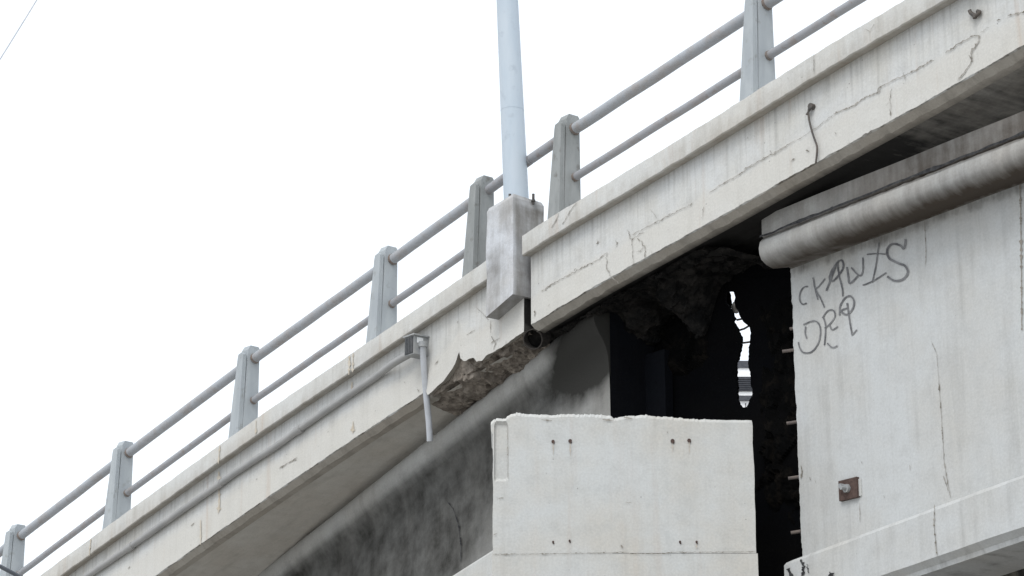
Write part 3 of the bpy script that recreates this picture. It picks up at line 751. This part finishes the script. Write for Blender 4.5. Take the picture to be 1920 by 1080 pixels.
m = MB(); m.box(Vector((RP(s0, WO - .75, 0).x, RP(s0, WO - .75, 0).y, -.05)), tR * (7.5 - s0), -oR * 1.4, Vector((0, 0, zlow + .2)))
m.build('lower_shaft', M_DIRT, pier)
# ledge near the foot of the picture
LPLN = [p + oR * .17 for p in RPLANE]
a = hit(1470, 1058, LPLN)[0]; b = hit(1920, 892, LPLN)[0]; c = hit(1920, 986, LPLN)[0]
sa, sb_ = (a - RA).dot(tR), (b - RA).dot(tR); gr2 = (b.z - a.z) / (sb_ - sa); hl = b.z - c.z
print('ledge', sa, sb_, gr2, hl)
def RL(s, o, dz): q = RA + tR * s + oR * (WO + o); return Vector((q.x, q.y, a.z + gr2 * (s - sa) + dz))
ls = [sa + (7.5 - sa) * k / 80 for k in range(81)]
def lj(s, k): return .006 * fbm((s * 2.2, k, 3), 1, 4)
m = MB(); rows = [[RL(s, -.05, .05) for s in ls], [RL(s, .14, .02 + lj(s, 1)) for s in ls], [RL(s, .17, -.015 + lj(s, 2)) for s in ls], [RL(s, .17, -hl + lj(s, 3)) for s in ls], [RL(s, .10, -hl - .05) for s in ls], [RL(s, .09, -hl - .09) for s in ls], [RL(s, -.62, -hl - .10) for s in ls]]
m.loft(rows, ls, caps=True, stain=lambda k, i, p: .3 if k > 3 else 0); m.build('ledge', M_PIER, pier)
m = MB()
f_ = [RL(s, -.6, -hl - .09) for s in ls]; m.loft([f_, [Vector((p.x, p.y, -.05)) for p in f_]], ls, stain=lambda k, i, p: .62); m.build('recessed_face', M_DIRT, pier)
marks(LPLN, [([(1752, 946), (1751, 985), (1754, 1015), (1757, 1044)], 3)], 'ledge_joint', M_CRACK, pier, jitter=.8, proud=.006)
marks(LPLN, [([(1478, 1066), (1486, 1085), (1490, 1100)], 16), ([(1500, 1050), (1508, 1062), (1504, 1080)], 10), ([(1512, 1058), (1516, 1075)], 5), ([(1556, 1072), (1562, 1085)], 9)], 'black_smear', M_SOOTMARK, pier, jitter=3, proud=.006)
marks(RPLANE, [(r5((835, 185), (848, 380), (860, 560), (875, 650), (888, 720)), 2.2), (r5((855, 620), (870, 660), (878, 690)), 3), (r5((800, 0), (826, 60), (835, 185)), 1.0)], 'wall_joint', M_CRACK, pier, jitter=.9, proud=.006)
marks(RPLANE, [(r5((470, 745), (472, 835)), 1.8), ([(1733, 405), (1736, 470), (1735, 500)], 1.6)], 'rust_run', M_CRACKL, pier, jitter=.5, proud=.006)
marks(RPLANE, [(r5((700, 570), (702, 592)), 4.5), (r5((240, 625), (245, 640)), 3), (r5((265, 640), (270, 655)), 3), (r5((580, 710), (585, 720)), 3), (r5((480, 555), (482, 565)), 3), (r5((200, 570), (206, 600), (200, 630)), 6)], 'chip', M_CRACK, pier, jitter=.6, proud=.006)
marks(RPLANE, [([(1912, 336), (1914, 420), (1916, 620)], 5)], 'edge_stain', M_CRACKL, pier, jitter=.6, proud=.006)  # dark strip drawn down the pier's right edge
gr = [r4((275, 690), (255, 695), (240, 720), (238, 750), (250, 770), (270, 765)), r4((298, 650), (305, 690), (320, 750)), r4((352, 655), (325, 690), (310, 705), (330, 740), (350, 785)),
      (r4((358, 710), (385, 640), (405, 588), (425, 572), (435, 590), (430, 615), (405, 650), (385, 666), (372, 655), (385, 615), (410, 580)), 4), (r4((408, 580), (415, 640), (430, 700), (432, 735)), 3.2),
      (r4((450, 603), (456, 640), (462, 676), (485, 660), (500, 642)), 4), (r4((470, 605), (492, 630), (512, 642), (523, 615), (522, 560)), 3.4),
      r4((540, 547), (580, 543), (625, 545)), r4((595, 493), (582, 590), (565, 672)), r4((522, 685), (570, 665), (628, 628)),
      (r4((715, 478), (708, 520), (690, 505), (655, 500), (632, 525), (640, 562), (680, 585), (712, 598), (725, 628), (703, 658), (665, 665), (632, 645)), 5),
      r4((265, 870), (263, 900), (270, 925)), r4((255, 862), (300, 845), (325, 860), (332, 900), (320, 950), (290, 985), (255, 987), (238, 965), (232, 940)),
      r4((345, 830), (355, 870), (350, 955)), r4((340, 832), (365, 800), (390, 798), (397, 825), (375, 858), (350, 878)), r4((372, 862), (385, 885), (410, 870)), r4((362, 945), (385, 965), (408, 957)),
      (r4((418, 820), (420, 780), (440, 745), (465, 733), (482, 755), (477, 790), (450, 817), (425, 800), (452, 788)), 3.8), (r4((452, 765), (464, 850), (475, 910)), 3.6), r4((475, 907), (496, 885))]
def smooth_line(l):
    wd = 3.0
    if isinstance(l, tuple): l, wd = l
    v = [Vector((a, b, 0)) for a, b in l]
    if len(v) > 2: v = resample(v, 5)
    return ([(p.x, p.y) for p in v], wd)
marks(RPLANE, [smooth_line(l) for l in gr], 'graffiti', M_PAINT, pier, jitter=.25, proud=.006, taper=False, joined=True, label='hand drawn dark grey letters scrawled in two lines')
# rebar stubs from the pier's edge
for (x, y, dx) in ((1486, 655, 19), (1490, 790, 15), (1497, 893, 19), (1499, 995, 16), (1486, 613, 5)):
    p = hit(x + 6, y - 2, RPLANE)[0] - oR * .06
    dd = (p - CAM).dot(FW); q = W(x - dx, y + 4, dd + .03)
    m = MB(); m.tube([p, q], .017, 8); m.build('rebar_stub', M_STUB, pier)
# rusty anchor plate
pa, pb = hit(1577, 903, RPLANE)[0], hit(1611, 899, RPLANE)[0]; hgt = pa.z - hit(1577, 941, RPLANE)[0].z
wv = Vector((pb.x - pa.x, pb.y - pa.y, 0)); wl = wv.length
m = MB(); o_ = pa - Vector((0, 0, hgt)); m.box(o_, wv, oR * .035, Vector((0, 0, hgt)))
pl = m.build('anchor_plate', M_RUST, pier)
m = MB(); cc = o_ + wv * .5 + Vector((0, 0, hgt * .52)) + oR * .035
m.tube([cc, cc + oR * .03], .042, 6); m.tube([cc + oR * .03, cc + oR * .085], .02, 8); m.tube([cc + wv.normalized() * -.05 + Vector((0, 0, .03)), cc + wv.normalized() * -.05 + Vector((0, 0, .03)) + oR * .05], .022, 8)
m.build('anchor_nut', M_BOX, pl)
m = MB(); m.box(o_ + wv * 1.0 + Vector((0, 0, .01)), wv.normalized() * .03, oR * .012, Vector((0, 0, hgt - .03))); m.build('mortar_patch', M_PILL, pl)

# ------------------------------------------------------------------ free-standing pillar
YP = W(1170, 785, 20.3).y
PPL = [Vector((-6, YP, 0)), Vector((8, YP + .0, 0))]
pil = thing('concrete_pillar', (hit(1168, 900, PPL)[0].x, YP, 0), 'square pale concrete pillar with a crumbled top edge standing in front of the dark gap', 'pillar')
TOPP = [(921, 792), (924, 785), (930, 783), (938, 784), (945, 783), (952, 777), (958, 775), (968, 773), (990, 775), (1010, 776), (1040, 777), (1060, 775), (1080, 776), (1100, 775), (1144, 778), (1152, 783), (1165, 781), (1180, 778), (1210, 777), (1240, 780), (1262, 781), (1290, 784), (1320, 785), (1350, 786), (1411, 786.5)]
zj = hit(1170, 1037, PPL)[0].z
xl = lambda z: hit(924, 900, PPL)[0].x
XL = hit(924, 900, PPL)[0].x; XR = hit(1415, 930, PPL)[0].x
NX = 220; NZp = 40; DEPTH = .7
m = MB(); ids = {}
tops = []
for i in range(NX + 1):
    s = i / NX; px = 922 + (1412 - 922) * s
    py = interp(TOPP, px) + (1.0 * fbm((px * .11, 1, 1), 1, 5) + 1.9 * fbm((px * .55, 5, 2), 1, 3)) * (1 if px < 1330 else .25)
    tops.append(hit(px, py, PPL)[0].z)
gx0, gx1 = hit(927, 850, PPL)[0].x, hit(951.5, 850, PPL)[0].x; gz0, gz1 = hit(940, 794, PPL)[0].z, hit(940, 899, PPL)[0].z
for i in range(NX + 1):
    s = i / NX
    for k in range(NZp + 1):
        v = k / NZp; z = tops[i] * (1 - v) + (zj) * v
        x = XL + (XR - XL) * s
        if i == 0: x += .012 * fbm((z * 4, 2, 2), 1, 4) + (-.018 if z > gz0 - .08 else 0)
        if i == NX: x += .008 * fbm((z * 3, 8, 2), 1, 4)
        y = YP + .004 * fbm((x * 2, z * 2, 4), 1, 3)
        if gx0 < x < gx1 and gz1 < z < gz0: y += .03
        if k == 0: y += .03 + .02 * fbm((x * 9, 1, 1), 1, 3)
        ids[i, k] = m.vert((x, y, z), (x, z))
for i in range(NX):
    for k in range(NZp): m.face((ids[i, k], ids[i, k + 1], ids[i + 1, k + 1], ids[i + 1, k]))
# sides, back and rough top
def pv(x, y, z, uv=None): return m.vert((x, y, z), uv or (x + y, z))
for i in range(NX):
    a0, a1 = m.v[ids[i, 0]], m.v[ids[i + 1, 0]]
    m.face((m.vert(a0, (a0[0], 0)), m.vert(a1, (a1[0], 0)), pv(a1[0], YP + DEPTH, a1[2] + .03, (a1[0], 1)), pv(a0[0], YP + DEPTH, a0[2] + .03, (a0[0], 1))))
for i in (0, NX):
    for k in range(NZp):
        a0, a1 = m.v[ids[i, k]], m.v[ids[i, k + 1]]
        m.face((m.vert(a0, (0, a0[2])), m.vert(a1, (0, a1[2])), pv(a1[0], YP + DEPTH, a1[2], (1, a1[2])), pv(a0[0], YP + DEPTH, a0[2] + .0, (1, a0[2]))))
m.build('upper_block', M_PILL, pil)
m = MB(); m.box(Vector((XL - .006, YP - .004, -.05)), Vector((XR - XL + .016, 0, 0)), Vector((0, DEPTH, 0)), Vector((0, 0, zj - .004 + .05))); m.build('lower_block', M_PILL, pil)
marks([p + Vector((0, -.004, 0)) for p in PPL], [([(925, 1039.5), (1000, 1039), (1110, 1037), (1170, 1036), (1185, 1038.5), (1245, 1038), (1262, 1036), (1418, 1034.5)], 2.0)], 'joint_line', M_CRACK, pil, jitter=1.4, proud=.006)
for (x, y, s) in ((1037, 828, 1), (1069, 827, 1.1), (1261, 827, 1.2), (1292, 826, 1.1), (1037, 1016, .6), (1068, 1014, .6), (1275, 1016, .65), (1306, 1016, .65)):
    p = hit(x, y, PPL)[0]; m = MB(); m.tube([p + Vector((0, .03, 0)), p + Vector((0, -.012, 0))], .016 * s, 9)
    m.tube([p + Vector((.004, .03, -.014)), p + Vector((.004, -.008, -.014))], .011 * s, 9); m.build('tie_rod_stub', M_RUST, pil)
M_RSTAIN = plain('rust_stain', (.45, .40, .335), (.50, .46, .41), 14, .95)
marks(PPL, [([(x, y + 3), (x + .5, y + h)], wd) for x, y, h, wd in ((1037, 828, 26, 3), (1069, 827, 30, 3), (1261, 827, 22, 3), (1292, 826, 24, 3), (1306, 1016, 14, 2.5))], 'rust_stain', M_RSTAIN, pil, jitter=.5, proud=.007)
marks(PPL, [(l, w_) for l, w_ in (([(1015, 787), (1035, 789)], 3), ([(1130, 787), (1150, 789)], 3.5), ([(1170, 783), (1186, 785)], 2.5), ([(931, 934), (944, 934)], 2), ([(1172, 942), (1184, 943)], 2.5), ([(1028, 943), (1031, 944)], 3), ([(1164, 1022), (1168, 1028)], 3.5), ([(1250, 809), (1253, 813)], 2.5), ([(926, 1003), (932, 1000)], 3), ([(952, 800), (952.5, 898)], 1.4))], 'chip', M_CRACKL, pil, jitter=1, proud=.007)  # last entry paints the shade along the groove's right edge

# ------------------------------------------------------------------ sooty rear wall of the gap with its jagged hole
bwl = offs(WB)
SL0 = [(547, 1362, 1374), (558, 1360, 1377), (568, 1362, 1375), (574, 1367, 1377), (584, 1373, 1383), (594, 1377, 1386), (604, 1377, 1393), (614, 1382, 1404), (624, 1387, 1406), (634, 1391, 1405), (644, 1391, 1404), (654, 1389, 1402), (664, 1387, 1402), (672, 1385, 1402), (680, 1381, 1401), (690, 1381, 1402), (700, 1381, 1405), (710, 1382, 1406), (720, 1383, 1406), (730, 1383, 1409), (740, 1383, 1409), (750, 1384, 1404), (758, 1387, 1401), (763, 1391, 1398)]
SL = []
for (a, b) in zip(SL0, SL0[1:]):
    for k in range(4):
        t = k / 4; SL.append((a[0] + (b[0] - a[0]) * t, a[1] + (b[1] - a[1]) * t, a[2] + (b[2] - a[2]) * t))
SL.append(SL0[-1])
def zsoff(px, py):
    P, u = hit(px, py, bwl); return P.z - (lerp(botZ, u))
print('slit top vs soffit', zsoff(1367, 545), 'at pillar top', zsoff(1400, 780))
rear = thing('rear_wall', (hit(1390, 900, bwl)[0].x, hit(1390, 900, bwl)[0].y, 0), 'soot black wall at the back of the gap with a jagged bright hole through it', 'wall')
m = MB()
XW0, XW1 = 1080, 1640
ys = [(520, None, None), (546, None, None)] + SL + [(764, None, None), (820, None, None), (950, None, None), (1090, None, None)]
prevrow = None
def bp(x, y): return hit(x, y, bwl)[0]
inw0 = INW[nearest_u(bp(1390, 700))]
TH = .03
def quad(a, b, c, d):
    for off in (Vector(), inw0 * TH):
        m.face([m.vert(p + off, (p.x, p.z)) for p in (a, b, c, d)])
sl = []
Y = [y for y, _, _ in ys]
mid = 1392
def LR(r):
    y, l, rr = r
    if l is None: return (1385 if y < 600 else 1394,) * 2
    j = 2.2 * fbm((y * .17, 2, 0), 1, 4); return l + j - 1.5, rr + 1.5 + 1.5 * fbm((y * .15, 9, 0), 1, 4)
for r0, r1 in zip(ys, ys[1:]):
    (l0, q0_), (l1, q1_) = LR(r0), LR(r1); y0, y1 = r0[0], r1[0]
    if r0[1] is None and r1[1] is not None: l0 = q0_ = (l1 + q1_) / 2
    if r1[1] is None and r0[1] is not None: l1 = q1_ = (l0 + q0_) / 2
    quad(bp(XW0, y0), bp(XW0, y1), bp(l1, y1), bp(l0, y0)); quad(bp(q0_, y0), bp(q1_, y1), bp(XW1, y1), bp(XW1, y0))
    if r0[1] is not None or r1[1] is not None:
        for (xa, xb) in ((l0, l1), (q0_, q1_)):
            a, b = bp(xa, y0), bp(xb, y1); m.face([m.vert(p, (p.x, p.z)) for p in (a, b, b + inw0 * TH, a + inw0 * TH)])
m_last = [bp(XW0, 1090), bp(XW1, 1090)]
m.face([m.vert(p, (p.x, p.z)) for p in (m_last[0], m_last[1], Vector((m_last[1].x, m_last[1].y, -.05)), Vector((m_last[0].x, m_last[0].y, -.05)))])
# close the wall up to the underside, column by column
for x in range(XW0, XW1, 8):
    a, b = bp(x, 522), bp(x + 8, 522); za, zb = lerp(botZ, hit(x, 522, bwl)[1]) + .05, lerp(botZ, hit(x + 8, 522, bwl)[1]) + .05
    m.face([m.vert(p, (p.x, p.z)) for p in (a, b, Vector((b.x, b.y, max(zb, b.z + .01))), Vector((a.x, a.y, max(za, a.z + .01))))])
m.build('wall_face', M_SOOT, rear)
def rough(xa, xb, ya, yb, nu, nv, amp, nm):
    def fn(a, b):
        x = xa + (xb - xa) * a; y = ya + (yb - ya) * b
        return bp(x, y) - inw0 * .02, -inw0
    rubble_sheet(fn, nu, nv, amp, 3.0, nm, M_RUBK, rear, True, seed=len(nm))
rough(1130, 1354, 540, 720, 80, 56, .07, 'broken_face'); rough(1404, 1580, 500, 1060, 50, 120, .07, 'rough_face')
pq = [bp(1168, 690), bp(1262, 690)]
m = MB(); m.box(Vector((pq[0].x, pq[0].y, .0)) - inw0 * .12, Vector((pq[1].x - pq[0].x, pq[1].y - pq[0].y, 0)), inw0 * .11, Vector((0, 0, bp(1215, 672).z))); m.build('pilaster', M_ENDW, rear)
def bar(p0, p1, d=.06, r=.011):
    a = bp(*p0) + inw0 * d; b = bp(*p1) + inw0 * d; m = MB(); m.tube([a, (a + b) / 2 + Vector((0, 0, -.01)), b], r, 7); m.build('rebar', M_STEEL, rear)
bar((1374, 598), (1394, 590)); bar((1376, 618), (1400, 607)); bar((1386, 641), (1410, 634)); bar((1372, 575), (1388, 584))
m = MB()
for k in range(26):
    y = 560 + 8 * k
    pass
lumps = bp(1366, 568)
lm_ = MB(); bm = bmesh.new(); bmesh.ops.create_icosphere(bm, subdivisions=3, radius=.046)
for v in bm.verts: v.co *= 1 + .35 * fbm(v.co * 14, 1, 3); v.co.z *= 1.35
me = bpy.data.meshes.new('hanging_chunk'); bm.to_mesh(me); bm.free(); me.materials.append(plain('pale_broken_chunk', (.35, .33, .30), (.22, .2, .18), 12, .95, bump=.6))
ob = bpy.data.objects.new('hanging_chunk', me); COL.objects.link(ob); ob.parent = rear; ob.matrix_parent_inverse = rear.matrix_basis.inverted(); ob.location = lumps + inw0 * .10 - Vector((0, 0, .03))

# loose wire sticking up behind the pillar
dW = 23.4
m = MB(); m.tube(resample([W(1243, 687, dW), W(1250, 690, dW), W(1256, 705, dW), W(1263, 735, dW), W(1272, 762, dW), W(1281, 790, dW), W(1290, 840, dW)], 4), .012, 7)
tag(m.build('bent_wire', M_BOX), 'thin bent wire sticking up in the dark behind the pillar', 'wire')
m = MB(); m.tube([W(1158, 748, 23.2), W(1200, 757, 23.25), W(1248, 765, 23.3)], .014, 7)
tag(m.build('steel_rod', M_STEEL), 'dark steel rod lying across the black wall end behind the pillar top', 'rod')

# bits hanging on the right span
hs_ = offs(FASC - .03)
m = MB(); m.tube(resample([hit(x, y, hs_)[0] for x, y in r6((570, 712), (585, 690), (600, 665), (607, 648), (590, 655), (582, 700), (590, 760), (612, 840), (632, 895), (636, 920), (634, 960), (628, 1010))], 3), .010, 7)
c = hit(*r6((600, 660))[0], hs_)[0]; m.tube([c - INW[100] * .02, c + INW[100] * .03], .03, 8)
tag(m.build('hanging_wire', M_STEEL), 'rusty hook with a wire dangling down the side of the right span', 'wire')
m = MB(); m.tube(resample([hit(x, y, hs_)[0] for x, y in r6((1582, 65), (1590, 80), (1612, 95), (1630, 92), (1645, 75), (1630, 70))], 4), .018, 8)
c0 = hit(*r6((1612, 95))[0], hs_)[0]; m.tube([c0, hit(*r6((1616, 112))[0], hs_)[0]], .02, 7)
tag(m.build('bent_hook', M_STEEL), 'short bent iron hook high on the right span near the photo corner', 'hook')

# ------------------------------------------------------------------ cables
def cable(a, b, r, sag, mat, label, name='overhead_cable', n=24):
    pts = []
    for k in range(n + 1):
        t = k / n; p = a + (b - a) * t; p = p - Vector((0, 0, sag * 4 * t * (1 - t))); pts.append(p)
    m = MB(); m.tube(pts, r, 8); return tag(m.build(name, mat), label, 'cable')
cable(W(150, -135, 38), W(-90, 252, 34), .011, .05, M_CABLEL, 'single thin overhead cable crossing the sky in the upper left corner')
cable(W(-80, 1020, 20), W(130, 1130, 21), .021, .0, M_CABLE, 'thicker dark cable passing in front of the lowest railing post')
cable(W(-80, 1040, 20.3), W(120, 1152, 21), .010, .0, M_CABLE, 'thinner dark cable just under the thick one by the lowest railing post')

# ------------------------------------------------------------------ building beyond the bridge, glimpsed through the hole
YB = 200.0
def byz(py): return CAM.z + (ray(1390, py).z / ray(1390, py).y) * YB
def bxx(px): return ray(px, 700).x / ray(px, 700).y * YB
bld = thing('apartment_building', (bxx(1420), YB, 0), 'distant white building with dark louvred windows glimpsed through the hole', 'building')
x0, x1 = bxx(1300), bxx(1760)
zt_ = byz(681)
m = MB(); m.box(Vector((x0, YB, 0)), Vector((x1 - x0, 0, 0)), Vector((0, 9, 0)), Vector((0, 0, zt_))); m.build('wall', M_BW, bld)
m = MB(); m.box(Vector((x0 - .3, YB - .15, byz(690))), Vector((x1 - x0 + .6, 0, 0)), Vector((0, 9.9, 0)), Vector((0, 0, byz(677) - byz(690)))); m.build('roof', M_BL, bld)
m = MB(); m.box(Vector((x0 + .1, YB - .12, byz(734))), Vector((x1 - x0 - .2, 0, 0)), Vector((0, .1, 0)), Vector((0, 0, byz(707) - byz(734)))); win = m.build('window', M_BG, bld)
for k in range(7):
    m = MB(); z = byz(733) + k * (byz(708) - byz(733)) / 7; m.box(Vector((x0 + .1, YB - .2, z)), Vector((x1 - x0 - .2, 0, 0)), Vector((0, .07, 0)), Vector((0, 0, .07))); m.build('louvre', M_BL, win)
m = MB(); m.box(Vector((x0, YB - .3, byz(752))), Vector((x1 - x0, 0, 0)), Vector((0, .28, 0)), Vector((0, 0, byz(743) - byz(752)))); m.build('balcony_band', M_BL, bld)
for k in range(16):
    xx = x0 + .3 + k * (x1 - x0 - .6) / 15
    m = MB(); m.box(Vector((xx, YB - .1, byz(775))), Vector((.06, 0, 0)), Vector((0, .08, 0)), Vector((0, 0, byz(756) - byz(775)))); m.build('baluster', M_BG, bld)
